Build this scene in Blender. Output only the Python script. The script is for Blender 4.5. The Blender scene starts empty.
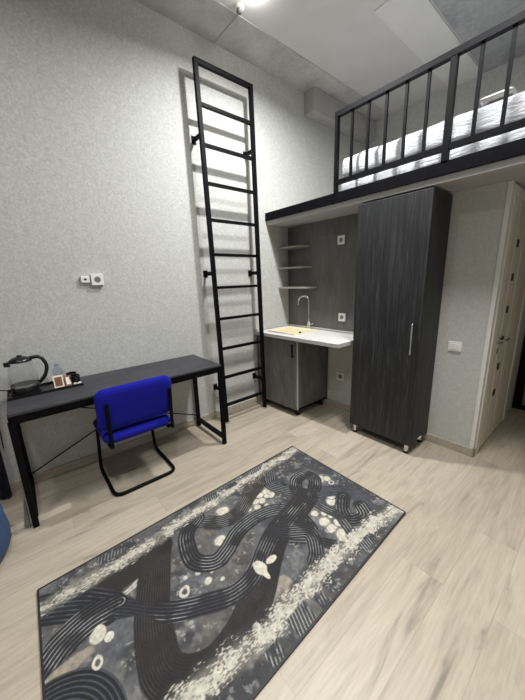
import bpy, bmesh, math, random
import numpy as np
from mathutils import Vector, Matrix
random.seed(7)
S = bpy.context.scene
COL = S.collection
# ------------------------------------------------------------------ camera
R = Vector((0.64319773, 0.76507395, -0.03096007))
U = Vector((-0.15863025, 0.1726989, 0.97211704))
F = Vector((-0.74908819, 0.62035227, -0.23244341))
CAM = Vector((2.62330531, -2.63003561, 1.44440935))
cd = bpy.data.cameras.new('camera'); co = bpy.data.objects.new('camera', cd); COL.objects.link(co)
M = Matrix((R, U, -F)).transposed().to_4x4(); M.translation = CAM
co.matrix_world = M
cd.sensor_fit = 'VERTICAL'; cd.sensor_height = 24; cd.sensor_width = 18
cd.lens = 294.2644 / 700 * 24
cd.clip_start = .02
S.camera = co
# ------------------------------------------------------------------ world, lamps and added fills, exposure
w = bpy.data.worlds.new('world'); S.world = w; w.use_nodes = True
w.node_tree.nodes['Background'].inputs[0].default_value = (.8, .85, 1, 1)
w.node_tree.nodes['Background'].inputs[1].default_value = .02
def lamp(name, loc, power, size=.1, spread=180, col=(.985, .99, 1.0)):
    """a round ceiling downlight, or an added fill light of the same form"""
    l = bpy.data.lights.new(name, 'AREA'); l.shape = 'DISK'; l.size = size; l.energy = power; l.color = col; l.spread = math.radians(spread)
    o = bpy.data.objects.new(name, l); o.location = loc; COL.objects.link(o); return o
lamp('downlight_or_fill', (.95, -.80, 3.42), 56, .10, 162)
lamp('downlight_or_fill', (1.95, -.88, 3.40), 44, .42, 162)
lamp('downlight_or_fill', (2.5, -2.6, 3.40), 22, .2, 105)
lamp('downlight_or_fill', (1.3, -3.3, 3.40), 13, .2, 165)  # added fill light, brightens the upper left wall
lamp('downlight_or_fill', (2.9, .75, 3.40), 9, .15)  # added light over the loft, lifts its back wall and the mattress
g = bpy.data.lights.new('bulb_glow', 'POINT'); g.energy = 2.6; g.shadow_soft_size = .04; g.color = (1, .985, .96)
go = bpy.data.objects.new('bulb_glow', g); go.location = (.59, -.91, 3.43); COL.objects.link(go)
S.view_settings.view_transform = 'Standard'; S.view_settings.look = 'None'
S.view_settings.exposure = 0.0; S.view_settings.gamma = 1.0
# ------------------------------------------------------------------ helpers
def lin(c):
    return tuple(((v/255)/12.92 if v/255 <= .04045 else ((v/255+.055)/1.055)**2.4) for v in c) + (1,)
class NT:
    def __init__(s, name):
        s.m = bpy.data.materials.new(name); s.m.use_nodes = True
        s.t = s.m.node_tree; s.b = s.t.nodes['Principled BSDF']
    def n(s, kind, **kw):
        x = s.t.nodes.new(kind)
        for k, v in kw.items():
            if k.startswith('i_'):
                key = k[2:]; key = int(key) if key.isdigit() else key.replace('_', ' ')
                x.inputs[key].default_value = v
            else: setattr(x, k, v)
        return x
    def l(s, a, b): s.t.links.new(a, b)
    def coord(s, scale=(1, 1, 1), kind='Object'):
        tc = s.n('ShaderNodeTexCoord'); mp = s.n('ShaderNodeMapping'); mp.inputs['Scale'].default_value = scale
        s.l(tc.outputs[kind], mp.inputs['Vector']); return mp.outputs['Vector']
    def ramp(s, fac, stops):
        r = s.n('ShaderNodeValToRGB'); e = r.color_ramp.elements
        while len(e) < len(stops): e.new(.5)
        for i, (p, c) in enumerate(stops): e[i].position = p; e[i].color = lin(c)
        s.l(fac, r.inputs['Fac']); return r.outputs['Color']
    def noise(s, vec, scale, detail=4, rough=.55, dist=0):
        x = s.n('ShaderNodeTexNoise', i_Scale=scale, i_Detail=detail, i_Roughness=rough, i_Distortion=dist)
        s.l(vec, x.inputs['Vector']); return x.outputs['Fac']
    def mix(s, fac, a, b, mode='MIX'):
        x = s.n('ShaderNodeMix', data_type='RGBA', blend_type=mode)
        for v, i in ((fac, 0), (a, 6), (b, 7)):
            if isinstance(v, (int, float)): x.inputs[i].default_value = v
            elif isinstance(v, tuple): x.inputs[i].default_value = lin(v)
            else: s.l(v, x.inputs[i])
        return x.outputs[2]
    def bump(s, h, strength=.3, dist=.01):
        x = s.n('ShaderNodeBump', i_Strength=strength, i_Distance=dist); s.l(h, x.inputs['Height']); s.l(x.outputs['Normal'], s.b.inputs['Normal'])
    def col(s, c):
        if isinstance(c, tuple): s.b.inputs['Base Color'].default_value = lin(c)
        else: s.l(c, s.b.inputs['Base Color'])
    def set(s, **kw):
        for k, v in kw.items(): s.b.inputs[k.replace('_', ' ')].default_value = v
        return s
def plain(name, c, rough=.5, metal=0, spread=8, scale=30, **kw):
    t = NT(name); v = t.coord()
    f = t.noise(v, scale, 3)
    lo = tuple(max(0, x-spread) for x in c); hi = tuple(min(255, x+spread) for x in c)
    t.col(t.ramp(f, [(.3, lo), (.7, hi)])); t.set(Roughness=rough, Metallic=metal, **kw); return t.m
def woodgrain(name, dark, mid, light, scale=(30, 30, 1.6), rough=.55, wave=6):
    t = NT(name); v = t.coord(scale)
    f = t.noise(v, 1.0, 8, .65, .8); g = t.noise(t.coord(tuple(x*3.5 for x in scale)), 1.3, 4, .6, .3)
    m = t.n('ShaderNodeMath', operation='MULTIPLY_ADD'); m.inputs[1].default_value = .45
    t.l(g, m.inputs[0]); m2 = t.n('ShaderNodeMath', operation='MULTIPLY'); m2.inputs[1].default_value = .55
    t.l(f, m2.inputs[0]); t.l(m2.outputs[0], m.inputs[2])
    t.col(t.ramp(m.outputs[0], [(.36, dark), (.5, mid), (.66, light)])); t.set(Roughness=rough)
    t.bump(m.outputs[0], .25, .003); return t.m
MAT = {}
# wallpaper: pale greige with a fine crushed-plaster relief
def wallpaper(name, a, b, c):
    t = NT(name); v = t.coord()
    f1 = t.noise(v, 70, 5, .6, .8); f2 = t.noise(v, 26, 5, .6, 1.4)
    m = t.n('ShaderNodeMath', operation='MULTIPLY_ADD'); m.inputs[1].default_value = .6; t.l(f1, m.inputs[0])
    m2 = t.n('ShaderNodeMath', operation='MULTIPLY'); m2.inputs[1].default_value = .4; t.l(f2, m2.inputs[0]); t.l(m2.outputs[0], m.inputs[2])
    t.col(t.ramp(m.outputs[0], [(.38, a), (.5, b), (.6, c)])); t.set(Roughness=.75)
    t.bump(f1, .2, .005); return t.m
MAT['wallpaper'] = wallpaper('wallpaper', (177, 177, 173), (189, 189, 185), (201, 201, 197))
MAT['plaster'] = wallpaper('grey_plaster', (182, 182, 176), (190, 190, 184), (198, 198, 192))
def concrete(name, a, b, c):
    t = NT(name); v = t.coord()
    f1 = t.noise(v, 3.0, 7, .65, .4); f2 = t.noise(v, 26, 4, .6)
    x = t.mix(.25, t.ramp(f1, [(.32, a), (.5, b), (.68, c)]), t.ramp(f2, [(.35, a), (.65, c)]))
    t.col(x); t.set(Roughness=.85); t.bump(f2, .15, .004); return t.m
MAT['ceiling'] = plain('ceiling_paint', (208, 207, 205), .85, spread=3, scale=5)
MAT['concrete'] = concrete('concrete', (160, 160, 157), (188, 187, 184), (206, 205, 202))
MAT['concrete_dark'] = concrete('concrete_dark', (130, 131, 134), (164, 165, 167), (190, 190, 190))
MAT['ceiling_light'] = plain('ceiling_board', (222, 221, 219), .85, spread=3, scale=5)
MAT['bead'] = plain('corner_bead_paint', (216, 215, 209), .6, spread=4, scale=20)
MAT['pipe_box'] = plain('pipe_box_paint', (172, 171, 168), .85, spread=5, scale=9)
MAT['duct'] = plain('duct_board', (172, 171, 168), .8, spread=3, scale=6)
# laminate floor
def floor_mat():
    t = NT('oak_laminate'); tc = t.n('ShaderNodeTexCoord'); mp = t.n('ShaderNodeMapping')
    mp.inputs['Rotation'].default_value = (0, 0, math.pi/2); t.l(tc.outputs['Object'], mp.inputs['Vector'])
    br = t.n('ShaderNodeTexBrick', offset=.37, offset_frequency=2, i_Scale=1.0, i_Mortar_Size=.0012, i_Mortar_Smooth=.3, i_Bias=0, i_Brick_Width=1.29, i_Row_Height=.192)
    br.inputs['Color1'].default_value = lin((204, 196, 183)); br.inputs['Color2'].default_value = lin((220, 213, 201)); br.inputs['Mortar'].default_value = lin((190, 182, 167))
    t.l(mp.outputs['Vector'], br.inputs['Vector'])
    # per plank random offset of the grain through the brick tint
    vm = t.n('ShaderNodeVectorMath', operation='MULTIPLY_ADD'); vm.inputs[1].default_value = (37, 91, 13)
    t.l(br.outputs['Color'], vm.inputs[0]); 
    st = t.n('ShaderNodeMapping'); st.inputs['Scale'].default_value = (9, 1.0, 1); t.l(tc.outputs['Object'], st.inputs['Vector']); t.l(st.outputs['Vector'], vm.inputs[2])
    g = t.noise(vm.outputs[0], 1.6, 7, .62, .9)
    st2 = t.n('ShaderNodeMapping'); st2.inputs['Scale'].default_value = (60, 3.0, 1); t.l(tc.outputs['Object'], st2.inputs['Vector'])
    g2 = t.noise(st2.outputs['Vector'], 1.5, 4, .6, .2)
    c1 = t.mix(.75, br.outputs['Color'], t.ramp(g, [(.27, (116, 104, 88)), (.39, (196, 188, 174)), (.56, (224, 217, 205)), (.74, (176, 167, 151))]), 'MULTIPLY')
    c2 = t.mix(.35, c1, t.ramp(g2, [(.3, (190, 182, 168)), (.7, (255, 252, 246))]), 'MULTIPLY')
    bc = t.n('ShaderNodeBrightContrast', i_Bright=.08, i_Contrast=.1); t.l(c2, bc.inputs['Color'])
    t.col(t.mix(1.0, bc.outputs['Color'], (231, 230, 228), 'MULTIPLY')); t.set(Roughness=.42); t.b.inputs['Specular IOR Level'].default_value = .35
    t.bump(br.outputs['Fac'], -.15, .002); return t.m
MAT['floor'] = floor_mat()
MAT['skirting'] = woodgrain('skirting_oak', (150, 143, 128), (172, 165, 150), (188, 181, 166), (8, 8, 40))
MAT['black_metal'] = plain('black_powder_coat', (9, 9, 11), .55, .0, spread=3, Specular_IOR_Level=.1)
MAT['black_beam'] = plain('black_beam_paint', (12, 12, 16), .6, .0, spread=5, Specular_IOR_Level=.06)
MAT['charcoal_wood'] = woodgrain('charcoal_wood', (12, 12, 14), (26, 27, 29), (58, 60, 63), (42, 42, 1.5))
MAT['grey_wood'] = woodgrain('grey_wood', (76, 74, 71), (92, 90, 87), (108, 106, 102), (11, 11, 2.2))
MAT['desk_wood'] = woodgrain('desk_wood', (30, 30, 33), (52, 52, 56), (76, 76, 79), (40, 2.2, 40))
MAT['panel_wood'] = woodgrain('panel_wood', (86, 85, 82), (95, 94, 91), (106, 105, 101), (9, 9, 2.0))
MAT['shelf'] = plain('shelf_laminate', (150, 148, 142), .5, spread=8)
MAT['edge_light'] = plain('light_edge_band', (176, 175, 170), .4, spread=4)
MAT['counter'] = plain('stone_laminate', (208, 207, 203), .35, spread=10, scale=24)
MAT['sink'] = plain('beige_composite', (226, 214, 180), .4, spread=6, scale=120)
MAT['chrome'] = plain('chrome', (205, 205, 205), .16, 1.0, spread=3)
MAT['steel'] = plain('brushed_steel', (180, 180, 178), .3, 1.0, spread=6)
MAT['white_plastic'] = plain('white_plastic', (232, 231, 225), .4, spread=3)
MAT['grey_plastic'] = plain('grey_plastic', (120, 120, 116), .5, spread=4)
MAT['dark_gap'] = plain('dark_recess', (30, 30, 30), .6, spread=2)
MAT['black_plastic'] = plain('black_plastic', (16, 16, 17), .28, spread=3)
MAT['door_wood'] = woodgrain('door_wood', (188, 178, 158), (210, 201, 183), (224, 217, 202), (26, 26, 1.6))
MAT['casing'] = woodgrain('casing_wood', (196, 190, 178), (214, 209, 199), (226, 222, 214), (26, 26, 1.6))
MAT['door_glass'] = plain('dark_door_glass', (40, 34, 28), .15, spread=4)
MAT['door_panel'] = plain('grey_door_skin', (104, 105, 100), .4, spread=5)
def fabric(name, c, spread=10, scale=420, rough=.9, bump=.25):
    t = NT(name); v = t.coord(); f = t.noise(v, scale, 2); g = t.noise(v, 7, 3)
    t.col(t.mix(.4, t.ramp(f, [(.3, tuple(max(0, x-spread) for x in c)), (.7, tuple(min(255, x+spread) for x in c))]), t.ramp(g, [(.3, tuple(int(x*.9) for x in c)), (.7, c)])))
    t.set(Roughness=rough); t.b.inputs['Sheen Weight'].default_value = .04; t.b.inputs['Specular IOR Level'].default_value = .2; t.bump(f, bump, .002); return t.m
MAT['blue'] = fabric('royal_blue_cloth', (16, 20, 138), 7)
MAT['navy'] = fabric('navy_cloth', (17, 19, 34), 4)
MAT['denim'] = fabric('denim_cloth', (56, 76, 110), 12)
def plastic_wrap():
    t = NT('wrapped_white_cloth'); v = t.coord((2.2, 3, 14)); f = t.noise(v, 3.0, 6, .65, 2.2)
    t.col(t.ramp(f, [(.3, (150, 152, 156)), (.7, (200, 201, 203))])); t.set(Roughness=.32); t.bump(f, .6, .02); return t.m
MAT['mattress'] = plastic_wrap()
MAT['bedding'] = fabric('white_bedding', (204, 203, 197), 5)
def glass(name, c, rough=.02, ior=1.45):
    t = NT(name); t.col(c); t.set(Roughness=rough); t.b.inputs['Transmission Weight'].default_value = 1; t.b.inputs['IOR'].default_value = ior; return t.m
MAT['glass'] = glass('clear_glass', (250, 251, 251), .0, 1.33)
MAT['pet'] = glass('pale_blue_plastic', (226, 234, 242), .05, 1.15)
MAT['brown_card'] = plain('brown_card', (112, 76, 48), .5, spread=22, scale=90)
MAT['cream_card'] = plain('cream_card', (226, 216, 196), .5, spread=8)

def box(bm, x0, y0, z0, x1, y1, z1, bev=0):
    x0, x1 = sorted((x0, x1)); y0, y1 = sorted((y0, y1)); z0, z1 = sorted((z0, z1))
    g = bmesh.ops.create_cube(bm, size=1, matrix=Matrix.Translation(((x0+x1)/2, (y0+y1)/2, (z0+z1)/2)) @ Matrix.Diagonal((x1-x0, y1-y0, z1-z0, 1)))
    if bev:
        es = list({e for v in g['verts'] for e in v.link_edges})
        bmesh.ops.bevel(bm, geom=es, offset=bev, segments=2, affect='EDGES', profile=.5)
    return bm
def bar(bm, a, b, wx, wy=None, up=(0, 0, 1)):
    a, b = Vector(a), Vector(b); wy = wy or wx; d = (b-a); L = d.length; z = d/L
    up = Vector(up)
    if abs(z.dot(up)) > .98: up = Vector((1, 0, 0))
    x = up.cross(z).normalized(); y = z.cross(x)
    m = Matrix((x, y, z)).transposed().to_4x4(); m.translation = (a+b)/2
    bmesh.ops.create_cube(bm, size=1, matrix=m @ Matrix.Diagonal((wx, wy, L, 1))); return bm
def cyl(bm, a, b, r, r2=None, seg=20):
    a, b = Vector(a), Vector(b); d = b-a; m = d.to_track_quat('Z', 'Y').to_matrix().to_4x4(); m.translation = (a+b)/2
    bmesh.ops.create_cone(bm, cap_ends=True, segments=seg, radius1=r, radius2=r if r2 is None else r2, depth=d.length, matrix=m); return bm
def smooth_path(pts, rad, n=6):
    P = [Vector(p) for p in pts]; out = [P[0]]
    for i in range(1, len(P)-1):
        a = (P[i-1]-P[i]); b = (P[i+1]-P[i]); r = min(rad, a.length*.48, b.length*.48)
        s = P[i]+a.normalized()*r; e = P[i]+b.normalized()*r
        for k in range(n+1):
            t = k/n; out.append(s*(1-t)**2+P[i]*2*t*(1-t)+e*t*t)
    out.append(P[-1]); return out
def tube(bm, pts, r, seg=12):
    P = [Vector(p) for p in pts]; rings = []; up = None
    for i, p in enumerate(P):
        t = ((P[min(i+1, len(P)-1)]-p).normalized()+(p-P[max(i-1, 0)]).normalized()).normalized()
        if up is None:
            up = Vector((0, 0, 1)) if abs(t.z) < .9 else Vector((1, 0, 0))
        x = (up-t*up.dot(t)).normalized(); up = x; y = t.cross(x)
        rr = r[i] if isinstance(r, (list, tuple)) else r
        rings.append([bm.verts.new(p+(x*math.cos(2*math.pi*k/seg)+y*math.sin(2*math.pi*k/seg))*rr) for k in range(seg)])
    for a, b in zip(rings, rings[1:]):
        for k in range(seg): bm.faces.new((a[k], a[(k+1) % seg], b[(k+1) % seg], b[k]))
    bm.faces.new(rings[0][::-1]); bm.faces.new(rings[-1]); return bm
def lathe(bm, prof, c=(0, 0, 0), seg=32, closed=False):
    c = Vector(c); rings = []
    for r, z in prof:
        rings.append([bm.verts.new(c+Vector((r*math.cos(2*math.pi*k/seg), r*math.sin(2*math.pi*k/seg), z))) for k in range(seg)] if r > 1e-5 else [bm.verts.new(c+Vector((0, 0, z)))])
    pairs = list(zip(rings, rings[1:])) + ([(rings[-1], rings[0])] if closed else [])
    for a, b in pairs:
        for k in range(seg):
            k2 = (k+1) % seg
            if len(a) == 1 and len(b) > 1: bm.faces.new((a[0], b[k2], b[k]))
            elif len(b) == 1 and len(a) > 1: bm.faces.new((a[k], a[k2], b[0]))
            elif len(a) > 1: bm.faces.new((a[k], a[k2], b[k2], b[k]))
    return bm
def prism(bm, poly, z0, z1):
    lo = [bm.verts.new((x, y, z0)) for x, y in poly]; hi = [bm.verts.new((x, y, z1)) for x, y in poly]
    n = len(poly); bm.faces.new(lo[::-1]); bm.faces.new(hi)
    for i in range(n): bm.faces.new((lo[i], lo[(i+1) % n], hi[(i+1) % n], hi[i]))
    return bm
def B(f=None, *a, **k):
    bm = bmesh.new()
    if f: f(bm, *a, **k)
    return bm
ORIG = {}
def obj(name, bm, mat, parent=None, base=None, smooth=False, sub=0, bevel=0):
    """one mesh object; coordinates in bm are world coordinates"""
    root = parent
    off = Vector((0, 0, 0))
    if parent is not None: off = ORIG[parent.name]
    elif base is not None: off = Vector(base)
    bmesh.ops.recalc_face_normals(bm, faces=bm.faces)
    bmesh.ops.translate(bm, verts=bm.verts, vec=-off)
    me = bpy.data.meshes.new(name); bm.to_mesh(me); bm.free()
    me.materials.append(MAT[mat] if isinstance(mat, str) else mat)
    if smooth:
        for p in me.polygons: p.use_smooth = True
        if smooth != 'all': me.set_sharp_from_angle(angle=math.radians(40))
    o = bpy.data.objects.new(name, me); COL.objects.link(o)
    if parent is not None: o.parent = parent
    else: o.location = off
    ORIG[o.name] = off
    if bevel:
        b = o.modifiers.new('bevel', 'BEVEL'); b.width = bevel; b.segments = 2; b.limit_method = 'ANGLE'
    if sub:
        s = o.modifiers.new('subdivision', 'SUBSURF'); s.levels = sub; s.render_levels = sub
    return o
def tag(o, label, cat, group=None, kind=None):
    o['label'] = label; o['category'] = cat
    if group: o['group'] = group
    if kind: o['kind'] = kind
    return o
def thing(name, label, cat, loc, group=None):
    o = bpy.data.objects.new(name, None); o.empty_display_size = .05; COL.objects.link(o); o.location = loc
    ORIG[o.name] = Vector(loc); return tag(o, label, cat, group)
def struct(name, bm, mat, **k):
    o = obj(name, bm, mat, **k); o['kind'] = 'structure'; return o
def dup(root, loc, label, group=None):
    r = root.copy(); COL.objects.link(r); r.location = loc; r['label'] = label
    if group: r['group'] = group
    for ch in list(root.children):
        c = ch.copy(); COL.objects.link(c); c.parent = r
        for g in ch.children:
            d = g.copy(); COL.objects.link(d); d.parent = c
    return r
# ------------------------------------------------------------------ room shell
H = 3.469; XR = 3.6; YB = -5.2; YE = 1.53; XC = 2.061; ZL = 2.025
struct('floor', B(box, -.1, YB-.1, -.1, XR+.1, YE+.1, 0), 'floor')
struct('wall_left', B(box, -.12, YB, 0, 0, YE, H+.1), 'wallpaper')
struct('wall_right', B(box, XR, YB, 0, XR+.12, YE, H+.1), 'wallpaper')
struct('wall_front', B(box, -.1, YB-.12, 0, XR+.1, YB, H+.1), 'wallpaper')
struct('wall_back', B(box, 0, 0, 0, XC, .10, ZL), 'plaster')
struct('wall_corridor', B(box, XC-.1, .10, 0, XC, YE, ZL), 'plaster')
struct('wall_end', B(box, -.1, YE, 0, XR+.1, YE+.12, H+.1), 'wallpaper')
bm = B(box, 0.36, YB, H, XR, -.07, H+.1); box(bm, 1.345, -.07, H, XR, YE, H+.1); 
struct('ceiling', B(box, -.1, YB, H, XR+.1, YE, H+.1), 'ceiling')
struct('trim_1', B(box, 0, YB, H-.006, .358, -.905, H+.01), 'concrete')      # concrete strip along the wall head
struct('trim_2', B(box, 0, -.898, H-.006, .358, YE, H+.01), 'concrete')
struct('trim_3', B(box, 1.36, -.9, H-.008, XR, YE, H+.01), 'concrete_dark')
# loft platform
struct('trim_4', B(box, 0, -.345, ZL, XR, YE, 2.135), 'duct')                               # loft slab with pale soffit
struct('trim_5', B(box, .0, -.362, 2.066, XR, -.335, 2.147), 'black_beam', bevel=.002)      # black front beam
struct('trim_6', B(box, XC-.022, -.007, .07, XC+.007, .028, ZL-.002), 'bead', bevel=.003)    # corner bead
# skirtings
struct('baseboard_left', B(box, 0, YB, 0, .016, -.02, .07), 'skirting', bevel=.003)
struct('baseboard_back', B(box, .0, -.016, 0, XC+.016, 0, .07), 'skirting', bevel=.003)
struct('baseboard_corridor', B(box, XC, -.016, 0, XC+.016, .035, .07), 'skirting', bevel=.003)
struct('baseboard_right', B(box, XR-.016, YB, 0, XR, YE, .07), 'skirting')
# boxed duct over the loft and boxed drop on the ceiling
tag(obj('pipe_duct', B(box, 0, .27, 3.235, .15, YE, H-.006), 'pipe_box', base=(0, .27, 3.235), bevel=.008), 'pale concrete box beam in the ceiling corner above the loft', 'beam', kind='structure')
tag(obj('ceiling_duct', B(box, 1.035, -.07, H-.012, 1.345, YE, H+.005), 'ceiling_light', base=(1.04, -.07, H-.03), bevel=.003), 'pale boxed strip on the ceiling above the loft railing', 'duct', kind='structure')
# ------------------------------------------------------------------ doors
def door_side():
    d = bpy.data.objects.new('door_1', None); COL.objects.link(d); d.location = (XC, .1, 0); d['kind'] = 'structure'
    ORIG[d.name] = Vector(d.location)
    x = XC
    c = B(box, x, .035, 0, x+.018, .105, 2.0, .004); box(c, x, .905, 0, x+.018, .975, 2.0, .004); box(c, x, .105, 1.945, x+.018, .905, 2.0, .004)
    obj('door_casing', c, 'casing', d)
    obj('door_frame', B(box, x, .105, 0, x+.008, .905, 1.945), 'casing', d)
    lf = B(box, x, .125, .008, x+.014, .885, 1.93, .003)
    for y in (.255, .50): box(lf, x+.008, y-.006, .008, x+.0165, y+.006, 1.93)
    obj('door_leaf', lf, 'door_wood', d)
    for z in (.46, .69, .915, 1.157, 1.404, 1.649):
        obj('glass_inlay', B(box, x+.006, .305, z-.028, x+.0165, .375, z+.028), 'door_glass', d)
    h = B(cyl, (x+.012, .215, .925), (x+.026, .215, .925), .026); cyl(h, (x+.02, .215, .925), (x+.06, .215, .925), .009)
    tube(h, smooth_path([(x+.055, .205, .925), (x+.055, .33, .925)], .01), .009)
    obj('door_handle', h, 'steel', d, smooth=True)
    obj('key_plate', B(cyl, (x+.012, .215, .84), (x+.02, .215, .84), .022), 'steel', d)
door_side()
YK = 1.40
struct('wall_corridor_end', B(box, XC, YK, 0, XR, YK+.06, ZL), 'plaster')
def door_end():
    d = bpy.data.objects.new('door_2', None); COL.objects.link(d); d.location = (2.09, YK, 0); d['kind'] = 'structure'
    ORIG[d.name] = Vector(d.location)
    f = B(box, 2.064, YK-.06, 0, 2.138, YK, 2.0, .004); box(f, 2.93, YK-.06, 0, 3.0, YK, 2.0, .004); box(f, 2.128, YK-.06, 1.93, 2.93, YK, 2.0, .004); box(f, 2.128, YK-.06, 0, 2.93, YK, .05, .004)
    obj('door_frame', f, 'black_metal', d)
    obj('door_leaf', B(box, 2.128, YK-.035, .05, 2.93, YK, 1.93), 'door_panel', d)
    h = B(cyl, (2.86, YK-.035, .98), (2.86, YK-.08, .98), .01); bar(h, (2.87, YK-.08, .98), (2.75, YK-.08, .98), .018)
    obj('door_handle', h, 'steel', d)
door_end()
# ------------------------------------------------------------------ kitchen niche
tag(obj('splashback', B(box, .0, -.012, .898, 1.15, -.0005, ZL-.001), 'panel_wood', base=(0, -.001, .9)), 'dark grey woodgrain back panel of the kitchen niche, from worktop to soffit', 'panel')
def skew(bm, k=.06, xm=1.115):
    for v in bm.verts: v.co.y += k*(1-v.co.x/xm)*(v.co.y/.52)
    return bm
def cabinet():
    d = thing('base_cabinet', 'dark grey single-door base cabinet under the sink', 'cabinet', (.31, -.25, 0))
    x0, x1, y0, y1, z0, z1 = .004, .62, -.482, -.0165, .08, .838
    b = B(box, x0, y0, z0, x0+.016, y1, z1); box(b, x1-.016, y0, z0, x1, y1, z1); box(b, x0, y0, z0, x1, y1, z0+.016); box(b, x0, y1-.008, z0, x1, y1, z1)
    obj('body', skew(b), 'grey_wood', d)
    obj('edge_band', skew(B(box, x1-.016, y0-.002, z0, x1+.0005, y0+.004, z1)), 'edge_light', d)
    dr = obj('door', skew(B(box, x0+.05, -.503, z0+.004, x1-.018, y0-.001, z1-.012, .002)), 'grey_wood', d)
    hb = B(bar, (.580, -.522, .66), (.580, -.522, .80), .011)
    for z in (.672, .788): bar(hb, (.580, -.498, z), (.580, -.522, z), .010)
    obj('handle', skew(hb), 'black_metal', dr)
    for x in (x0+.05, x1-.05):
        for y in (y0+.05, y1-.05):
            lg = B(cyl, (x, y, 0), (x, y, .012), .026); cyl(lg, (x, y, .012), (x, y, .08), .016)
            obj('foot', skew(lg), 'black_plastic', d)
cabinet()
def worktop():
    d = thing('worktop', 'pale grey stone-look worktop with a cut-off front right edge beside the wardrobe', 'worktop', (.55, -.26, .838))
    # ring around the sink cut-out
    x0, x1, y0, y1, z0, z1 = .001, 1.115, -.52, -.013, .838, .873
    sx0, sx1, sy0, sy1 = .10, .53, -.43, -.09
    b = bmesh.new()
    box(b, x0, y0, z0, sx0, y1, z1); box(b, sx1, y0, z0, x1, y1, z1); box(b, sx0, y0, z0, sx1, sy0, z1); box(b, sx0, sy1, z0, sx1, y1, z1)
    bmesh.ops.remove_doubles(b, verts=b.verts, dist=1e-5)
    obj('top', skew(b), 'counter', d)
    obj('edge_strip', skew(B(box, x0, y0-.002, z0, x1+.0015, y0, z1-.001)), 'edge_light', d)
    s = B(box, x0, y1-.018, z1, x1, y1, z1+.022, .006); box(s, .001, y0, z1, .019, y1-.018, z1+.022, .006)
    obj('wall_strip', skew(s), 'edge_light', d)
    return sx0, sx1, sy0, sy1
SX = worktop()
def sink():
    sx0, sx1, sy0, sy1 = SX
    d = thing('kitchen_sink', 'beige composite inset sink in the pale worktop', 'sink', (.3, -.26, .875))
    b = bmesh.new(); zt = .880
    def loop(m, z, r):
        out = []
        xa, xb, ya, yb = sx0+m, sx1-m, sy0+m, sy1-m
        for cx, cy, a0 in ((xb-r, yb-r, 0), (xa+r, yb-r, 90), (xa+r, ya+r, 180), (xb-r, ya+r, 270)):
            for k in range(6):
                a = math.radians(a0+18*k); out.append(b.verts.new((cx+r*math.cos(a), cy+r*math.sin(a), z)))
        return out
    L = [loop(-.018, .8735, .03), loop(-.016, zt, .03), loop(.02, zt, .04), loop(.032, zt-.012, .045), loop(.045, .74, .05), loop(.09, .735, .05)]
    for p, q in zip(L, L[1:]):
        n = len(p)
        for k in range(n): b.faces.new((p[k], p[(k+1) % n], q[(k+1) % n], q[k]))
    b.faces.new(L[-1])
    obj('basin', b, 'sink', d, smooth=True)
    obj('drain', B(cyl, (.31, -.26, .735), (.31, -.26, .739), .04), 'chrome', d)
    obj('overflow', B(cyl, (.30, -.118, .83), (.30, -.135, .828), .014), 'dark_gap', d)
sink()
def faucet():
    d = thing('kitchen_faucet', 'chrome gooseneck tap rising behind the beige sink', 'faucet', (.355, -.07, .880))
    x, y, z = .372, -.055, .8735
    b = B(cyl, (x, y, z), (x, y, z+.012), .027); cyl(b, (x, y, z+.012), (x, y, z+.09), .023)
    obj('body', b, 'chrome', d, smooth=True)
    arc = [(x, y, z+.08), (x, y, z+.30)]
    r = .066
    for k in range(13):
        a = math.pi*k/12*1.03; arc.append((x-r*.9+r*.9*math.cos(a), y-(r*.35-r*.35*math.cos(a)), z+.31+r*math.sin(a)))
    arc.append((arc[-1][0]-.002, arc[-1][1], arc[-1][2]-.03))
    obj('spout', B(tube, arc, .0115, 14), 'chrome', d, smooth=True)
    obj('lever', B(tube, [(x+.015, y, z+.05), (x+.04, y, z+.055), (x+.075, y-.01, z+.075)], .006, 10), 'chrome', d, smooth=True)
faucet()
shelf_labels = ['grey corner shelf highest of the three above the sink', 'grey corner shelf in the middle of the three above the sink', 'grey corner shelf lowest of the three, just above the tap']
for (zz, xw), lb in zip(((1.79, .36), (1.568, .385), (1.346, .45)), shelf_labels):
    poly = [(0.0, -.0125), (0.0, -.182)]
    xs = xw-.15
    poly.append((xs, -.182))
    for k in range(1, 10):
        a = math.radians(-90+10*k); poly.append((xs+.15*math.cos(a), -.0125+.1695*math.sin(a)))
    sh = obj('corner_shelf', B(prism, poly, zz-.012, zz+.006), 'shelf', base=(0, 0, zz-.012), bevel=.002)
    tag(sh, lb, 'shelf', 'corner shelves above the sink')
# ------------------------------------------------------------------ sockets and switches
def socket(u, z, axis, label, wdt=.085, depth=.012, y0=0, mat='white_plastic'):
    """axis 'y': on a wall facing -y at y0; axis 'x': on the left wall facing +x"""
    if axis == 'y':
        P = lambda a, b, dd: (u+a, y0-dd, z+b)
    else:
        P = lambda a, b, dd: (y0+dd, u+a, z+b)
    d = thing('wall_socket', label, 'socket', P(0, 0, 0))
    h = wdt/2
    b = B(box, *P(-h, -h, 0), *P(h, h, depth), .003)
    obj('plate', b, mat, d)
    b = B(cyl, P(0, 0, depth-.004), P(0, 0, depth+.0005), wdt*.27, seg=28)
    obj('well', b, 'grey_plastic', d)
    for s in (-1, 1):
        obj('pin_hole', B(cyl, P(s*wdt*.11, 0, depth-.004), P(s*wdt*.11, 0, depth+.0012), wdt*.035, seg=10), 'dark_gap', d)
    return d
socket(.757, 1.805, 'y', 'white wall socket high on the dark panel under the loft edge', y0=-.012)
socket(.793, 1.035, 'y', 'white wall socket on the dark panel just above the worktop', y0=-.012)
socket(.788, .38, 'y', 'greyish wall socket low on the wall beneath the worktop', .095)
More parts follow.
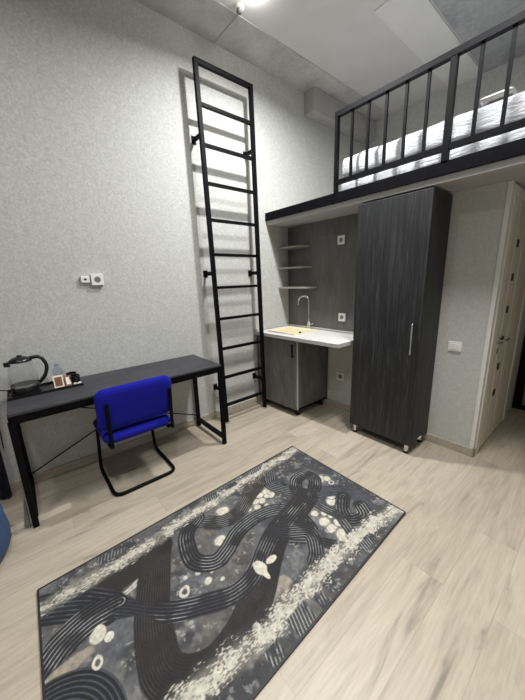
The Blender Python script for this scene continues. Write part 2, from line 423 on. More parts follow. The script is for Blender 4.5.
socket(-2.104, 1.484, 'x', 'larger white wall socket right of the small cable outlet over the desk', .085, .028)
d = thing('cable_outlet', 'small white cable outlet left of the socket over the desk', 'outlet', (0, -2.184, 1.487))
obj('housing', B(box, 0, -2.214, 1.462, .024, -2.156, 1.512, .004), 'white_plastic', d)
obj('port', B(box, .022, -2.194, 1.480, .0248, -2.176, 1.494), 'dark_gap', d)
d = thing('light_switch', 'white double light switch on the grey wall right of the wardrobe', 'switch', (1.85, 0, .88))
obj('frame', B(box, 1.803, -.011, .842, 1.897, 0, .92, .003), 'white_plastic', d)
for s in (-1, 1): obj('rocker', B(box, 1.85+s*.002, -.015, .857, 1.85+s*.032, -.009, .905, .002), 'white_plastic', d)
# ------------------------------------------------------------------ wardrobe
def wardrobe():
    x0, x1, y0, y1, z0, z1 = 1.158, 1.722, -.362, -.02, .08, 2.008
    d = thing('wardrobe', 'tall charcoal woodgrain one-door wardrobe standing beneath the loft', 'wardrobe', ((x0+x1)/2, (y0+y1)/2, 0))
    b = B(box, x0, y0+.02, z0, x0+.016, y1, z1); box(b, x1-.016, y0+.02, z0, x1, y1, z1); box(b, x0+.016, y0+.02, z0, x1-.016, y1, z0+.016)
    box(b, x0+.016, y0+.02, z1-.016, x1-.016, y1, z1); box(b, x0+.016, y1-.006, z0+.016, x1-.016, y1, z1-.016)
    obj('body', b, 'charcoal_wood', d)
    dr = obj('door', B(box, x0, y0, z0+.003, x1, y0+.018, z1-.002, .002), 'charcoal_wood', d)
    h = B(tube, smooth_path([(1.672, y0+.002, .855), (1.672, y0-.03, .855), (1.672, y0-.03, 1.09), (1.672, y0+.002, 1.09)], .012), .006)
    obj('handle', h, 'chrome', dr, smooth=True)
    for x in (x0+.04, x1-.04):
        for y in (y0+.035, y1-.05):
            ft = obj('foot', B(cyl, (x, y, .018), (x, y, .08), .019), 'chrome', d, smooth=True)
            obj('foot_pad', B(cyl, (x, y, 0), (x, y, .018), .022), 'black_plastic', ft)
    obj('side_clip', B(box, x1, -.21, .088, x1+.004, -.15, .1), 'white_plastic', d)
wardrobe()
# ------------------------------------------------------------------ ladder
def ladder():
    zt = 3.1785; s = .2992
    q = lambda a, b: (lambda z: b+(a-b)*z/zt)
    X = q(.13, .18); yl = q(-1.1758, -1.1254); yr = q(-.6092, -.5993)
    d = thing('loft_ladder', 'tall black steel ladder fixed upright to the left wall', 'ladder', (.18, -.86, 0))
    for f in (yl, yr): obj('rail', B(bar, (X(0), f(0), 0), (X(zt), f(zt), zt+.017), .034, .034), 'black_metal', d)
    for k in range(11):
        z = zt-k*s; x = X(z)
        if k == 0: bb = B(bar, (x, yl(z), z), (x, yr(z), z), .034)
        else: bb = B(bar, (x, yl(z)+.015, z), (x, yr(z)-.015, z), .028, .026)
        obj('rung', bb, 'black_metal', d)
    for z in (2.655, 1.515, .345):
        for f, sg in ((yl, -1), (yr, -1)):
            y = f(z); x = X(z)
            b = B(bar, (.004, y, z), (x-.016, y, z), .014, .036); box(b, 0, y-.022, z-.032, .006, y+.022, z+.032)
            obj('wall_bracket', b, 'black_metal', d)
    for f in (yl, yr): obj('foot_plate', B(box, X(0)-.03, f(0)-.03, 0, X(0)+.03, f(0)+.03, .006), 'grey_plastic', d)
ladder()
# ------------------------------------------------------------------ loft railing and bedding
def railing():
    y = -.349; z0 = 2.147; zt = 2.726; zb = 2.226
    d = thing('loft_railing', 'black steel balustrade along the loft edge', 'railing', (.92, y, z0))
    P = [.9227, 1.767, 2.611, 3.455]
    for i, x in enumerate(P):
        wd = .026 if i == 0 else .036
        obj('post', B(box, x-wd/2, y-.018, z0, x+wd/2, y+.018, zt), 'black_metal', d)
    obj('top_rail', B(box, P[0]-.013, y-.02, zt-.018, XR-.002, y+.02, zt+.018), 'black_metal', d)
    obj('bottom_rail', B(box, P[0], y-.016, zb-.018, XR-.002, y+.016, zb+.016), 'black_metal', d)
    for a, b in zip(P, P[1:]):
        for k in range(1, 6):
            x = a+(b-a)*k/6
            obj('baluster', B(box, x-.009, y-.009, zb, x+.009, y+.009, zt-.01), 'black_metal', d)
railing()
def soft_slab(x0, y0, z0, x1, y1, z1, amp, nx, ny, nz, seed, r=.03):
    b = bmesh.new(); rng = random.Random(seed)
    bmesh.ops.create_cube(b, size=1, matrix=Matrix.Translation(((x0+x1)/2, (y0+y1)/2, (z0+z1)/2)) @ Matrix.Diagonal((x1-x0, y1-y0, z1-z0, 1)))
    def cut(ax, n):
        lo, hi = ((x0, x1), (y0, y1), (z0, z1))[ax]
        for k in range(1, n):
            p = [0, 0, 0]; p[ax] = lo+(hi-lo)*k/n; nn = [0, 0, 0]; nn[ax] = 1
            bmesh.ops.bisect_plane(b, geom=b.verts[:]+b.edges[:]+b.faces[:], plane_co=p, plane_no=nn)
    cut(0, nx); cut(1, ny); cut(2, nz)
    ph = [rng.uniform(0, 6.3) for _ in range(6)]
    cz = (z0+z1)/2
    for v in b.verts:
        x, yy, z = v.co
        e = abs(z-cz)/((z1-z0)/2)
        w_ = math.sin(x*9+ph[0]+3*z)*.5+math.sin(x*21+ph[1]+z*30)*.3+math.sin(x*4.1+yy*6+ph[2])*.5+rng.uniform(-.4, .4)
        if abs(yy-y0) < 1e-4 or abs(yy-y1) < 1e-4:
            sg = -1 if abs(yy-y0) < 1e-4 else 1
            v.co.y += sg*(amp*w_*(1-e*.5)-r*max(0, e-.6)/.4)
        if abs(z-z1) < 1e-4: v.co.z += amp*w_*.7
        if abs(x-x0) < 1e-4: v.co.x += amp*w_*.6
    return b
d = thing('mattress', 'white mattress in clear wrapping lying behind the loft railing', 'mattress', (2.2, .3, 2.135))
obj('base', soft_slab(.905, -.285, 2.136, 3.5, .95, 2.255, .005, 60, 10, 5, 2), 'mattress', d, smooth='all', sub=1)
obj('top_layer', soft_slab(.908, -.275, 2.250, 3.5, .95, 2.434, .009, 70, 10, 8, 5), 'mattress', d, smooth='all', sub=1)
tag(obj('folded_blanket', soft_slab(1.89, -.255, 2.442, 2.05, .1, 2.476, .005, 10, 8, 4, 9, .03), 'bedding', base=(1.97, .02, 2.442), smooth='all', sub=1), 'white folded blanket lying on the wrapped mattress', 'blanket')
# ------------------------------------------------------------------ desk
DX0, DX1, DY0, DY1 = .022, .535, -2.7676, -1.3643
def desk():
    d = thing('desk', 'long dark woodgrain desk on a black steel frame along the left wall', 'desk', (.28, -2.06, 0))
    obj('desktop', B(box, DX0, DY0, .737, DX1, DY1, .75), 'desk_wood', d)
    eb = B(box, DX0, DY0-.001, .722, DX1+.001, DY1+.001, .7375)
    obj('edge_band', eb, 'black_metal', d)
    t = .031; h = t/2
    fr = bmesh.new()
    for x in (DX0+.02, DX1-.02): box(fr, x-h, DY0, .686, x+h, DY1, .722)
    for y in (DY0+h, DY1-h): box(fr, DX0+.02, y-h, .686, DX1-.02, y+h, .722)
    obj('frame', fr, 'black_metal', d)
    for x in (DX0+.02, DX1-.012):
        for y in (DY0+h-.006, DY1-h+.004): obj('leg', B(box, x-h, y-h, 0, x+h, y+h, .70), 'black_metal', d)
    for y in (DY0+h, DY1-h): obj('side_rail', B(box, DX0+.02, y-.014, .055, DX1-.02, y+.014, .09), 'black_metal', d)
    xb = DX0+.02
    obj('brace_rod', B(cyl, (xb, DY0+.02, .10), (xb, DY1-.02, .67), .005, seg=10), 'black_metal', d)
    obj('brace_rod', B(cyl, (xb+.011, DY0+.02, .67), (xb+.011, DY1-.02, .12), .005, seg=10), 'black_metal', d)
desk()
bm = bmesh.new()
A_ = [Vector((.490, -2.812, 0)), Vector((.505, -2.782, 0)), Vector((.505, -2.782, .19)), Vector((.503, -2.786, .19))]
n_ = Vector((.012, -.004, 0))
f_ = [bm.verts.new(p) for p in A_]; g_ = [bm.verts.new(p+n_) for p in A_]
bm.faces.new(f_); bm.faces.new(g_[::-1])
for i in range(4): bm.faces.new((f_[i], g_[i], g_[(i+1) % 4], f_[(i+1) % 4]))
tag(obj('plastic_wedge', bm, 'grey_plastic', base=(.49, -2.80, 0)), 'small grey wedge standing on the floor against the near left desk leg', 'wedge')
# ------------------------------------------------------------------ chair
def rounded_pad(c, ax_u, ax_v, ax_n, hu, hv, hn, r, bow=0):
    """a cushioned slab: rounded rectangle in (u, v), pillowed along n"""
    b = bmesh.new(); c = Vector(c); ax_u, ax_v, ax_n = Vector(ax_u), Vector(ax_v), Vector(ax_n)
    out = []
    for su, sv, a0 in ((1, 1, 0), (-1, 1, 90), (-1, -1, 180), (1, -1, 270)):
        for k in range(7):
            a = math.radians(a0+15*k); out.append((su*(hu-r)+r*math.cos(a), sv*(hv-r)+r*math.sin(a)))
    def ring(sc, n):
        vs = []
        for u, v in out:
            uu, vv = u*(1-(1-sc)), v
            uu = math.copysign(max(abs(u)-(1-sc), 0), u); vv = math.copysign(max(abs(v)-(1-sc), 0), v)
            vs.append(b.verts.new(c+ax_u*uu+ax_v*vv+ax_n*(n+bow*(uu/hu)**2)))
        return vs
    e = hn
    L = [ring(1-e*1.6, -hn), ring(1-e*.5, -hn*.85), ring(1-e*.1, -hn*.4), ring(1, 0), ring(1-e*.1, hn*.4), ring(1-e*.5, hn*.85), ring(1-e*1.6, hn)]
    n = len(out)
    for p, q in zip(L, L[1:]):
        for k in range(n): b.faces.new((p[k], p[(k+1) % n], q[(k+1) % n], q[k]))
    # caps as grids of quads toward a bowed centre line
    for Lx, nn in ((L[0], -hn), (L[-1], hn)):
        m = b.verts.new(c+ax_n*nn*1.06)
        inner = [b.verts.new(m.co*.55+v.co*.45 - ax_n*(bow*.0)) for v in Lx]
        for k in range(n):
            b.faces.new((Lx[k], Lx[(k+1) % n], inner[(k+1) % n], inner[k])); b.faces.new((inner[k], inner[(k+1) % n], m))
    return b
def chair():
    ya, yb = -2.318, -1.878; yc = (ya+yb)/2
    d = thing('office_chair', 'royal blue cantilever chair with black tube frame pushed under the desk', 'chair', (.38, yc, 0))
    r = .0125
    obj('seat', rounded_pad((.43, yc-.004, .445), (0, 1, 0), (1, 0, 0), (0, 0, 1), .232, .205, .036, .05), 'blue', d, smooth='all')
    tilt = Vector((.13, 0, 1)).normalized(); nrm = Vector((1, 0, -.13)).normalized()
    obj('backrest', rounded_pad((.606, yc-.004, .657), (0, 1, 0), tilt, nrm, .25, .15, .03, .055, .012), 'blue', d, smooth='all')
    # one continuous bent tube: seat sides, front legs, floor runners and rear cross bar
    fr = B(tube, smooth_path([(.61, ya+.02, .40), (.185, ya+.02, .40), (.165, ya, .0135), (.605, ya, .0135), (.605, yb, .0135), (.165, yb, .0135), (.185, yb-.02, .40), (.61, yb-.02, .40)], .07, 8), r, 12)
    obj('tube_frame', fr, 'black_metal', d, smooth=True)
    for y in (ya+.025, yb-.0):
        up = B(tube, [(.636, y, .395), (.637, y, .50), (.648, y, .60), (.660, y, .71)], .0125, 12)
        cyl(up, (.60, y, .405), (.64, y, .405), .0125)
        obj('back_post', up, 'black_metal', d, smooth=True)
    obj('seat_bracket', B(bar, (.40, ya+.02, .402), (.40, yb-.02, .402), .03, .008), 'black_metal', d)
chair()
# ------------------------------------------------------------------ tray set on the desk
ZT = .75
d = thing('serving_tray', 'black serving tray at the left end of the desk', 'tray', (.155, -2.555, ZT))
b = B(box, .05, -2.765, ZT, .262, -2.345, ZT+.006)
obj('tray_base', b, 'black_plastic', d)
b = bmesh.new()
for q in ((.05, -2.765, .056, -2.345), (.256, -2.765, .262, -2.345), (.056, -2.765, .256, -2.759), (.056, -2.351, .256, -2.345)):
    box(b, q[0], q[1], ZT+.006, q[2], q[3], ZT+.018)
obj('tray_rim', b, 'black_plastic', d)
ZT2 = ZT+.006
def kettle():
    cx, cy = .165, -2.662
    d = thing('electric_kettle', 'glass electric kettle with black lid and handle on the tray', 'kettle', (cx, cy, ZT2))
    c = (cx, cy, ZT2)
    obj('power_base', B(lathe, [(0, 0), (.076, 0), (.076, .012), (.066, .018), (0, .018)], c), 'black_plastic', d, smooth=True)
    obj('heater_band', B(lathe, [(0, .019), (.072, .019), (.073, .05), (.069, .056), (0, .056)], c), 'black_plastic', d, smooth=True)
    prof = [(.0695, .057), (.072, .08), (.0705, .12), (.064, .165), (.056, .195), (.0535, .195), (.0615, .165), (.068, .12), (.0695, .08), (.067, .059)]
    obj('glass_jug', B(lathe, prof, c, 36, True), 'glass', d, smooth=True)
    obj('metal_collar', B(lathe, [(.0725, .046), (.0745, .047), (.0745, .056), (.0715, .057)], c, 32, True), 'steel', d, smooth=True)
    lid = B(lathe, [(0, .222), (.03, .219), (.05, .209), (.058, .198), (.058, .192), (.0, .192)], c)
    lo = obj('lid', lid, 'black_plastic', d, smooth=True)
    obj('lid_knob', B(lathe, [(0, .232), (.012, .230), (.014, .221), (0, .218)], c, 16), 'black_plastic', lo, smooth=True)
    obj('spout', B(prism, [(cx-.02, cy-.05), (cx+.02, cy-.05), (cx, cy-.08)], ZT2+.172, ZT2+.198), 'black_plastic', d)
    hd = smooth_path([(cx+.006, cy+.045, ZT2+.207), (cx+.018, cy+.10, ZT2+.212), (cx+.026, cy+.128, ZT2+.15), (cx+.018, cy+.105, ZT2+.085), (cx+.01, cy+.07, ZT2+.05)], .035, 6)
    obj('handle', B(tube, hd, .0105, 12), 'black_plastic', d, smooth=True)
    obj('power_cord', B(tube, smooth_path([(cx-.04, cy-.06, ZT2+.02), (cx-.06, cy-.10, ZT2+.02), (cx-.115, cy-.14, ZT2+.02), (cx-.12, cy-.17, .70), (cx-.12, cy-.18, .4)], .03, 5), .0035, 8), 'black_plastic', d)
kettle()
d = bpy.data.objects['electric_kettle']; d.scale = (1.08, 1.08, 1.12)
d = thing('water_bottle', 'small clear bluish plastic water bottle behind the sachets on the tray', 'bottle', (.095, -2.470, ZT2))
obj('bottle_body', B(lathe, [(0, 0), (.028, .001), (.030, .006), (.030, .085), (.028, .10), (.014, .125), (.012, .135), (0, .135)], (.095, -2.470, ZT2), 24), 'pet', d, smooth=True)
obj('cap', B(lathe, [(0, .135), (.0145, .135), (.0145, .15), (0, .15)], (.095, -2.470, ZT2), 20), 'pet', d, smooth=True)
def mug(x, y, label):
    d = thing('mug', label, 'mug', (x, y, ZT2), 'dark mugs on the tray')
    c = (x, y, ZT2)
    obj('cup_body', B(lathe, [(0, 0), (.028, 0), (.032, .01), (.034, .062), (.031, .062), (.029, .012), (0, .008)], c, 28), 'black_plastic', d, smooth=True)
    obj('mug_handle', B(tube, smooth_path([(x+.032, y+.0, ZT2+.05), (x+.055, y+.006, ZT2+.048), (x+.055, y+.006, ZT2+.018), (x+.031, y, ZT2+.015)], .014, 4), .004, 8), 'black_plastic', d, smooth=True)
mug(.105, -2.392, 'black mug at the right end of the tray, nearest the wall')
mug(.195, -2.385, 'black mug at the right end of the tray, in front of the other mug')
def sachet(y0, y1, x, z1, tilt, label, mat, in_mat):
    d = thing('drink_sachet', label, 'sachet', (x, (y0+y1)/2, ZT2), 'drink sachets on the tray')
    b = B(box, -.004, y0, 0, .004, y1, z1, .001)
    p = B(box, .0035, y0+.008, .010, .0052, y1-.008, z1-.012)
    for q in (b, p):
        bmesh.ops.rotate(q, verts=q.verts, cent=(0, 0, 0), matrix=Matrix.Rotation(-tilt, 3, 'Y')); bmesh.ops.translate(q, verts=q.verts, vec=(x, 0, ZT2+.002))
    obj('packet', b, mat, d); obj('printed_face', p, in_mat, d)
sachet(-2.512, -2.454, .218, .085, .3, 'cream and brown coffee sachet leaning beside the kettle', 'cream_card', 'brown_card')
sachet(-2.448, -2.407, .226, .075, .5, 'brown coffee sachet with cream face, right of the first sachet', 'brown_card', 'cream_card')
d = obj('sugar_stick', B(box, .236, -2.402, ZT2, .250, -2.354, ZT2+.02, .003), 'white_plastic', base=(.243, -2.38, ZT2)); tag(d, 'white sugar packet at the front right of the tray', 'packet')
# ------------------------------------------------------------------ blue textiles at the left edge
def curtain():
    b = bmesh.new(); n = 60; pts = []
    for k in range(n+1):
        y = -2.870-1.0*k/n; pts.append((.085+.024*math.sin(k*.9)+.006*math.sin(k*2.3), y))
    th = .004
    rows = []
    for z in (.02, .3, .8, 1.4, 2.0, 2.6):
        rows.append([b.verts.new((x, y, z)) for x, y in pts]+[b.verts.new((x-th, y, z)) for x, y in pts[::-1]])
    m = len(rows[0])
    for p, q in zip(rows, rows[1:]):
        for k in range(m): b.faces.new((p[k], p[(k+1) % m], q[(k+1) % m], q[k]))
    b.faces.new(rows[0][::-1]); b.faces.new(rows[-1])
    tag(obj('curtain', b, 'navy', base=(.05, -2.9, .02), smooth=True), 'dark navy curtain hanging by the left wall beyond the desk end', 'curtain')
curtain()
pz = [(0, 0), (.27, 0), (.318, .012), (.335, .05), (.337, .11), (.326, .19), (.296, .25), (.24, .275), (.10, .285), (0, .285)]
d = thing('pouf', 'denim blue round pouf on the floor at the left edge of the room', 'pouf', (.575, -3.205, 0))
obj('cover', B(lathe, pz, (.575, -3.205, 0), 40), 'denim', d, smooth='all')
obj('piping', B(lathe, [(.318, .208), (.328, .212), (.326, .222), (.314, .219)], (.575, -3.205, 0), 40, True), 'denim', d, smooth=True)
# ------------------------------------------------------------------ ceiling detector
d = thing('smoke_detector', 'small round pale detector on the concrete ceiling strip above the ladder', 'detector', (.43, -.935, H))
obj('base_ring', B(lathe, [(0, -.014), (.036, -.014), (.038, -.024), (.03, -.03), (0, -.03)], (.43, -.935, H), 28), 'white_plastic', d, smooth=True)
obj('sensor_cap', B(lathe, [(.02, -.028), (.022, -.046), (.015, -.054), (0, -.056), (0, -.028)], (.43, -.935, H), 24), 'grey_plastic', d, smooth=True)
# ------------------------------------------------------------------ rug
def rug():
    Lp = np.array([1.031, -2.78]); ea = np.array([1.001, -.021]); eb = np.array([-.049, 1.814])/1.815
    NA, NB = 330, 600
    a = np.linspace(0, 1, NA); bb = np.linspace(0, 1.815, NB); A, Bq = np.meshgrid(a, bb)
    rng = np.random.default_rng(3)
    def vnoise(scale, seed, ax=1.0, ay=1.0):
        g = np.random.default_rng(seed).random((96, 96))
        x = (A*scale*ax) % 95; y = (Bq*scale*ay) % 95
        x0 = x.astype(int); y0 = y.astype(int); fx = x-x0; fy = y-y0; fx = fx*fx*(3-2*fx); fy = fy*fy*(3-2*fy)
        x1 = (x0+1) % 96; y1 = (y0+1) % 96
        return (g[y0, x0]*(1-fx)+g[y0, x1]*fx)*(1-fy)+(g[y1, x0]*(1-fx)+g[y1, x1]*fx)*fy
    def fbm(s, seed, ax=1, ay=1): return (vnoise(s, seed, ax, ay)*.5+vnoise(s*2.1, seed+1, ax, ay)*.3+vnoise(s*4.3, seed+2, ax, ay)*.2)
    n1 = fbm(5, 11); n2 = fbm(14, 21); n3 = fbm(45, 31)
    def mixc(c, col, m): return c*(1-m[..., None])+np.array(col, float)*m[..., None]
    def sstep(x, lo, hi):
        t = np.clip((x-lo)/(hi-lo), 0, 1); return t*t*(3-2*t)
    c = np.zeros(A.shape+(3,))+np.array([84, 85, 87.])
    c = mixc(c, (54, 54, 56), sstep(n1, .45, .62)); c = mixc(c, (116, 114, 110), sstep(n2, .54, .75)*.8); c = mixc(c, (84, 78, 70), sstep(fbm(4, 61), .5, .66)*.45)
    sp = sstep(n3, .66, .72)*sstep(n1, .4, .5); c = mixc(c, (176, 174, 166), sp*.5)
    cream = (192, 186, 170)
    def poly_dist(P, sub=6):
        P = np.array(P, float); Q = []
        for i in range(len(P)-1):                                   # Catmull-Rom
            p0 = P[max(i-1, 0)]; p1 = P[i]; p2 = P[i+1]; p3 = P[min(i+2, len(P)-1)]
            for k in range(sub):
                t = k/sub; Q.append(.5*((2*p1)+(-p0+p2)*t+(2*p0-5*p1+4*p2-p3)*t*t+(-p0+3*p1-3*p2+p3)*t**3))
        Q.append(P[-1]); Q = np.array(Q)
        best = np.full(A.shape, 9.); sd = np.zeros(A.shape); al = np.zeros(A.shape); s = 0
        for i in range(len(Q)-1):
            p, q = Q[i], Q[i+1]; d = q-p; L2 = d@d
            if L2 < 1e-9: continue
            t = np.clip(((A-p[0])*d[0]+(Bq-p[1])*d[1])/L2, 0, 1)
            ux = A-p[0]-t*d[0]; uy = Bq-p[1]-t*d[1]; dist = np.hypot(ux, uy); m = dist < best
            best = np.where(m, dist, best); sd = np.where(m, np.sign(d[0]*uy-d[1]*ux)*dist, sd); al = np.where(m, (s+t*math.sqrt(L2)), al); s += math.sqrt(L2)
        return best, sd, al, s
    def blob(x, y, ra, rb, col=cream, ring=0, st=1.0):
        nonlocal c
        e = np.hypot((A-x)/ra, (Bq-y)/rb)+(n2-.5)*.7
        m = 1-sstep(e, .85, 1.05)
        if ring: m = m*sstep(e, ring-.12, ring+.05)
        c = mixc(c, col, m*st)
    # tan streaks and cream pebbles lie below the ribbons
    for x, y, ra, rb in ((.45, .09, .03, .09), (.46, .03, .03, .05), (.80, .9, .05, .08), (.79, .82, .045, .06)): blob(x, y, ra, rb, (150, 140, 122), 0, .85)
    for x, y, r in ((.27, 1.27, .035), (.31, 1.2, .03), (.31, 1.28, .03), (.33, 1.14, .026), (.31, 1.09, .022), (.26, 1.22, .03), (.30, 1.25, .02), (.29, 1.16, .03), (.24, 1.32, .03), (.36, 1.2, .02), (.62, 1.38, .03), (.70, 1.38, .045), (.76, 1.37, .04), (.76, 1.44, .035), (.83, 1.38, .05), (.66, 1.43, .025), (.7, 1.44, .02), (.44, 1.66, .045), (.47, 1.7, .03), (.63, 1.54, .035), (.6, 1.58, .03), (.38, .83, .04), (.42, .86, .03), (.53, .66, .022), (.46, .64, .016), (.5, .7, .012), (.44, .58, .012), (.57, .72, .014), (.62, .30, .012), (.66, .33, .01), (.84, 1.25, .05), (.86, 1.5, .05), (.93, 1.62, .04), (.2, .95, .05), (.6, 1.0, .03)):
        blob(x, y, r*1.02, r*1.1, (120, 118, 112)); blob(x, y, r*.8, r*.9)
    # ribbons of parallel lines
    def ribbon(P, hw, sp=.017, dark=(15, 15, 17), light=(150, 150, 150), lw=.3, taper=0, ls=1.0, warm=0):
        nonlocal c
        best, sd, al, tot = poly_dist(P)
        h = hw*(1-taper*np.clip(1-np.minimum(al, tot-al)/.12, 0, 1)) + (n2-.5)*.008
        m = 1-sstep(best, h-.006, h+.003)
        c = mixc(c, dark, m*.97)
        if warm: c = mixc(c, (44, 36, 30), m*warm*sstep(n1, .4, .6))
        ph = np.abs(((sd+(n1-.5)*.01)/sp) % 1-.5)*2
        ln = sstep(ph, 1-lw*1.5, 1-lw*.35)*m*ls*(.22+.58*sstep(fbm(11, int(hw*1000)+71), .38, .62))
        c = mixc(c, light, ln)
    ribbon([(.12, 1.42), (.22, 1.35), (.30, 1.38), (.40, 1.44)], .055, .016, light=(160, 162, 165))
    ribbon([(.51, 1.52), (.56, 1.61), (.63, 1.69), (.74, 1.71), (.84, 1.67)], .055, .016, (44, 46, 52), (120, 122, 126), ls=.8)
    ribbon([(.66, 1.64), (.72, 1.54), (.8, 1.51), (.84, 1.6), (.78, 1.65)], .05, .019, light=(184, 184, 180))
    ribbon([(.51, 1.45), (.63, 1.46), (.73, 1.48), (.84, 1.44), (.89, 1.42)], .035, .018, (34, 35, 39), (170, 168, 160))
    ribbon([(.62, 1.12), (.7, 1.2), (.8, 1.27), (.88, 1.32)], .035, .018, light=(160, 158, 152))
    ribbon([(.10, 1.36), (.16, 1.3), (.22, 1.15), (.28, 1.03), (.28, .91), (.2, .82), (.14, .75)], .052, .014, (30, 29, 30), (150, 148, 144), taper=.4, warm=.6)
    ribbon([(.14, .80), (.2, .70), (.3, .66), (.4, .66), (.47, .74), (.45, .83), (.4, .94), (.39, 1.08), (.42, 1.2), (.5, 1.28), (.6, 1.29), (.68, 1.27), (.76, 1.22)], .05, .0165, light=(172, 173, 174))
    # dark oval and its pale streak
    e = np.hypot((A-.215)/.075, (Bq-.33)/.16)+(n2-.5)*.3; c = mixc(c, (34, 30, 24), 1-sstep(e, .9, 1.05))
    ribbon([(.3, .2), (.31, .34), (.27, .43), (.2, .5)], .014, .02, (176, 174, 168), (120, 96, 66), taper=.8)
    # large U shaped loop
    ribbon([(.17, .54), (.24, .50), (.33, .46), (.48, .40), (.6, .37), (.72, .36), (.80, .42), (.84, .52), (.83, .63), (.79, .73), (.73, .84), (.64, .97), (.57, 1.1), (.53, 1.28), (.49, 1.45)], .08, .0115, (15, 13, 13), (78, 74, 72), ls=.8, warm=.4)
    ribbon([(.57, 1.06), (.53, 1.28), (.49, 1.45), (.40, 1.45), (.33, 1.52), (.33, 1.61), (.41, 1.63), (.47, 1.56)], .05, .0165, light=(190, 189, 184))
    ribbon([(.12, .0), (.22, .15), (.33, .25)], .075, .019, (20, 21, 25), (108, 111, 118), ls=.8)
    ribbon([(.30, .22), (.37, .30), (.46, .385)], .05, .0135, (24, 25, 29), (134, 136, 142), taper=.75)
    ribbon([(.46, .385), (.54, .47), (.62, .61), (.67, .73), (.66, .85), (.58, 1.0), (.55, 1.1), (.61, 1.17), (.69, 1.25), (.8, 1.18), (.86, 1.05)], .05, .0155, (19, 19, 22), (160, 160, 160), taper=.6)
    ribbon([(.42, -.02), (.36, .05), (.33, .12), (.32, .20), (.335, .30)], .075, .018, (22, 22, 25), (186, 186, 182), lw=.26, taper=.6)
    # concentric arcs at the near end
    r = np.hypot(A-.70, (Bq+.02)*1.0); m = 1-sstep(r, .245, .255); c = mixc(c, (15, 15, 18), m)
    ph = np.abs((r/.0165) % 1-.5)*2; c = mixc(c, (62, 65, 72), sstep(ph, .5, .85)*m)
    # cream marks over the ribbons
    for x, y, ra, rb in ((.41, .19, .042, .036), (.45, .225, .022, .02), (.65, .9, .045, .035), (.66, .97, .018, .035), (.70, .90, .03, .012), (.86, .80, .025, .02), (.84, .72, .015, .02)): blob(x, y, ra, rb)
    for x, y, ra, rb in ((.515, .17, .028, .02), (.50, .55, .028, .027), (.52, 1.69, .02, .02)): blob(x, y, ra, rb, cream, .5)
    # distressed bands down both long sides
    def band(P, hw, seed, comb):
        nonlocal c
        best, sd, al, tot = poly_dist(P, 6)
        g = fbm(48, seed, 1.0, .4); g2 = fbm(9, seed+5); g4 = vnoise(230, seed+9, 1, .45)
        dk = (1-sstep(best, hw*1.1, hw*2.3))*sstep(g2, .4, .56); c = mixc(c, (54, 53, 53), dk*.8)
        soft = (1-sstep(best+(g2-.5)*.05, hw*.5, hw*1.5)); c = mixc(c, (142, 138, 127), soft*.65)
        m = sstep((.70+(g*.55+g4*.45-.5)*1.5+(g2-.5)*.7-best/hw*.34), .40, .60)*(1-sstep(best, hw*1.6, hw*2.2))
        c = mixc(c, (190, 184, 168), m*.88)
    band([(.12, -.02), (.125, .28), (.12, .54), (.10, .68), (.09, .9), (.075, 1.12), (.065, 1.4), (.05, 1.83)], .036, 101, 0)
    band([(.96, 1.83), (.91, 1.59), (.885, 1.3), (.875, 1.1), (.885, .92), (.895, .75), (.87, .6), (.85, .42), (.84, .2), (.84, -.02)], .042, 151, 0)
    for x, y, ra, rb in ((.955, .89, .05, .065), (.97, 1.02, .03, .03), (.965, .72, .035, .04), (.045, .96, .03, .055), (.035, 1.12, .028, .06), (.03, 1.36, .025, .06), (.95, 1.45, .03, .07), (.04, .35, .03, .10), (.96, .4, .03, .1)):
        e = np.maximum(np.abs(A-x)/ra, np.abs(Bq-y)/rb)+(n2-.5)*.5; m = 1-sstep(e, .8, 1.0)
        c = mixc(c, (50, 51, 54), m); ph = np.abs(((Bq+A*.35)/.017) % 1-.5)*2; c = mixc(c, (150, 149, 143), m*sstep(ph, .55, .85)*sstep(n2, .35, .5))
    c *= (.80+.40*fbm(75, 201))[..., None]
    c = np.clip(c, 8, 245)/255.
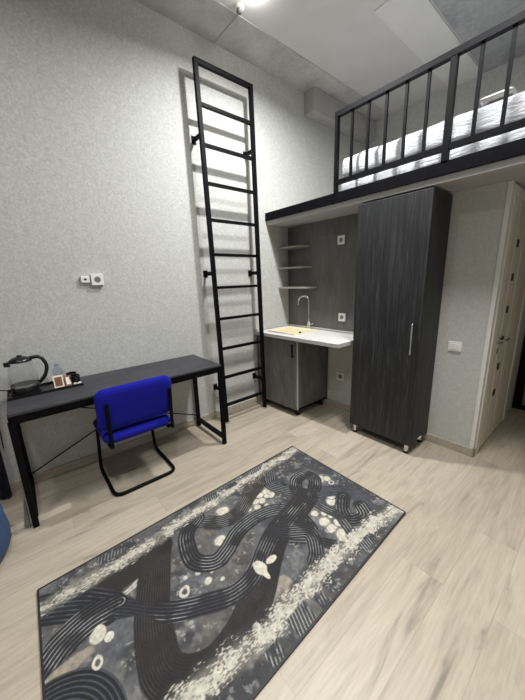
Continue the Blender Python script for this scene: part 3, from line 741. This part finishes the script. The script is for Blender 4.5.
    linc = np.where(c <= .04045, c/12.92, ((c+.055)/1.055)**2.4)
    hgt = .009+.001*(n3-.5)
    X = Lp[0]+A*ea[0]+Bq*eb[0]; Y = Lp[1]+A*ea[1]+Bq*eb[1]
    top = np.stack([X, Y, hgt], -1).reshape(-1, 3)
    base = np.array([1.5, -1.88, 0.0]); top = top-base
    idx = np.arange(NA*NB).reshape(NB, NA)
    faces = np.stack([idx[:-1, :-1], idx[:-1, 1:], idx[1:, 1:], idx[1:, :-1]], -1).reshape(-1, 4)
    ring = np.concatenate([idx[0, :], idx[1:, -1], idx[-1, -2::-1], idx[-2:0:-1, 0]])
    low = top[ring].copy(); low[:, 2] = .0005; n0 = len(top); k = np.arange(len(ring)); k2 = (k+1) % len(ring)
    side = np.stack([ring[k2], ring[k], n0+k, n0+k2], -1)
    V = np.concatenate([top, low]); Fc = np.concatenate([faces, side])
    me = bpy.data.meshes.new('pile'); me.from_pydata(V.tolist(), [], Fc.tolist()); me.update()
    at = me.color_attributes.new('pattern', 'FLOAT_COLOR', 'POINT')
    cols = np.ones((len(V), 4), np.float32); cols[:n0, :3] = linc.reshape(-1, 3); cols[n0:, :3] = .02
    at.data.foreach_set('color', cols.ravel())
    t = NT('rug_pile'); vc = t.n('ShaderNodeVertexColor', layer_name='pattern'); t.l(vc.outputs['Color'], t.b.inputs['Base Color']); t.set(Roughness=.8)
    t.b.inputs['Sheen Weight'].default_value = .1; f = t.noise(t.coord(), 260, 3); t.bump(f, .3, .004)
    me.materials.append(t.m)
    d = thing('area_rug', 'dark grey abstract rug with swirling line ribbons and cream marks on the floor', 'rug', tuple(base))
    o = bpy.data.objects.new('pile', me); COL.objects.link(o); o.parent = d
    cs = [Lp, Lp+ea, Lp+ea+eb*1.815, Lp+eb*1.815]; bd = bmesh.new()
    for i in range(4):
        p, q = cs[i], cs[(i+1) % 4]; bar(bd, (p[0], p[1], .005), (q[0], q[1], .005), .009, .0095)
    obj('binding', bd, 'dark_gap', d)
rug()
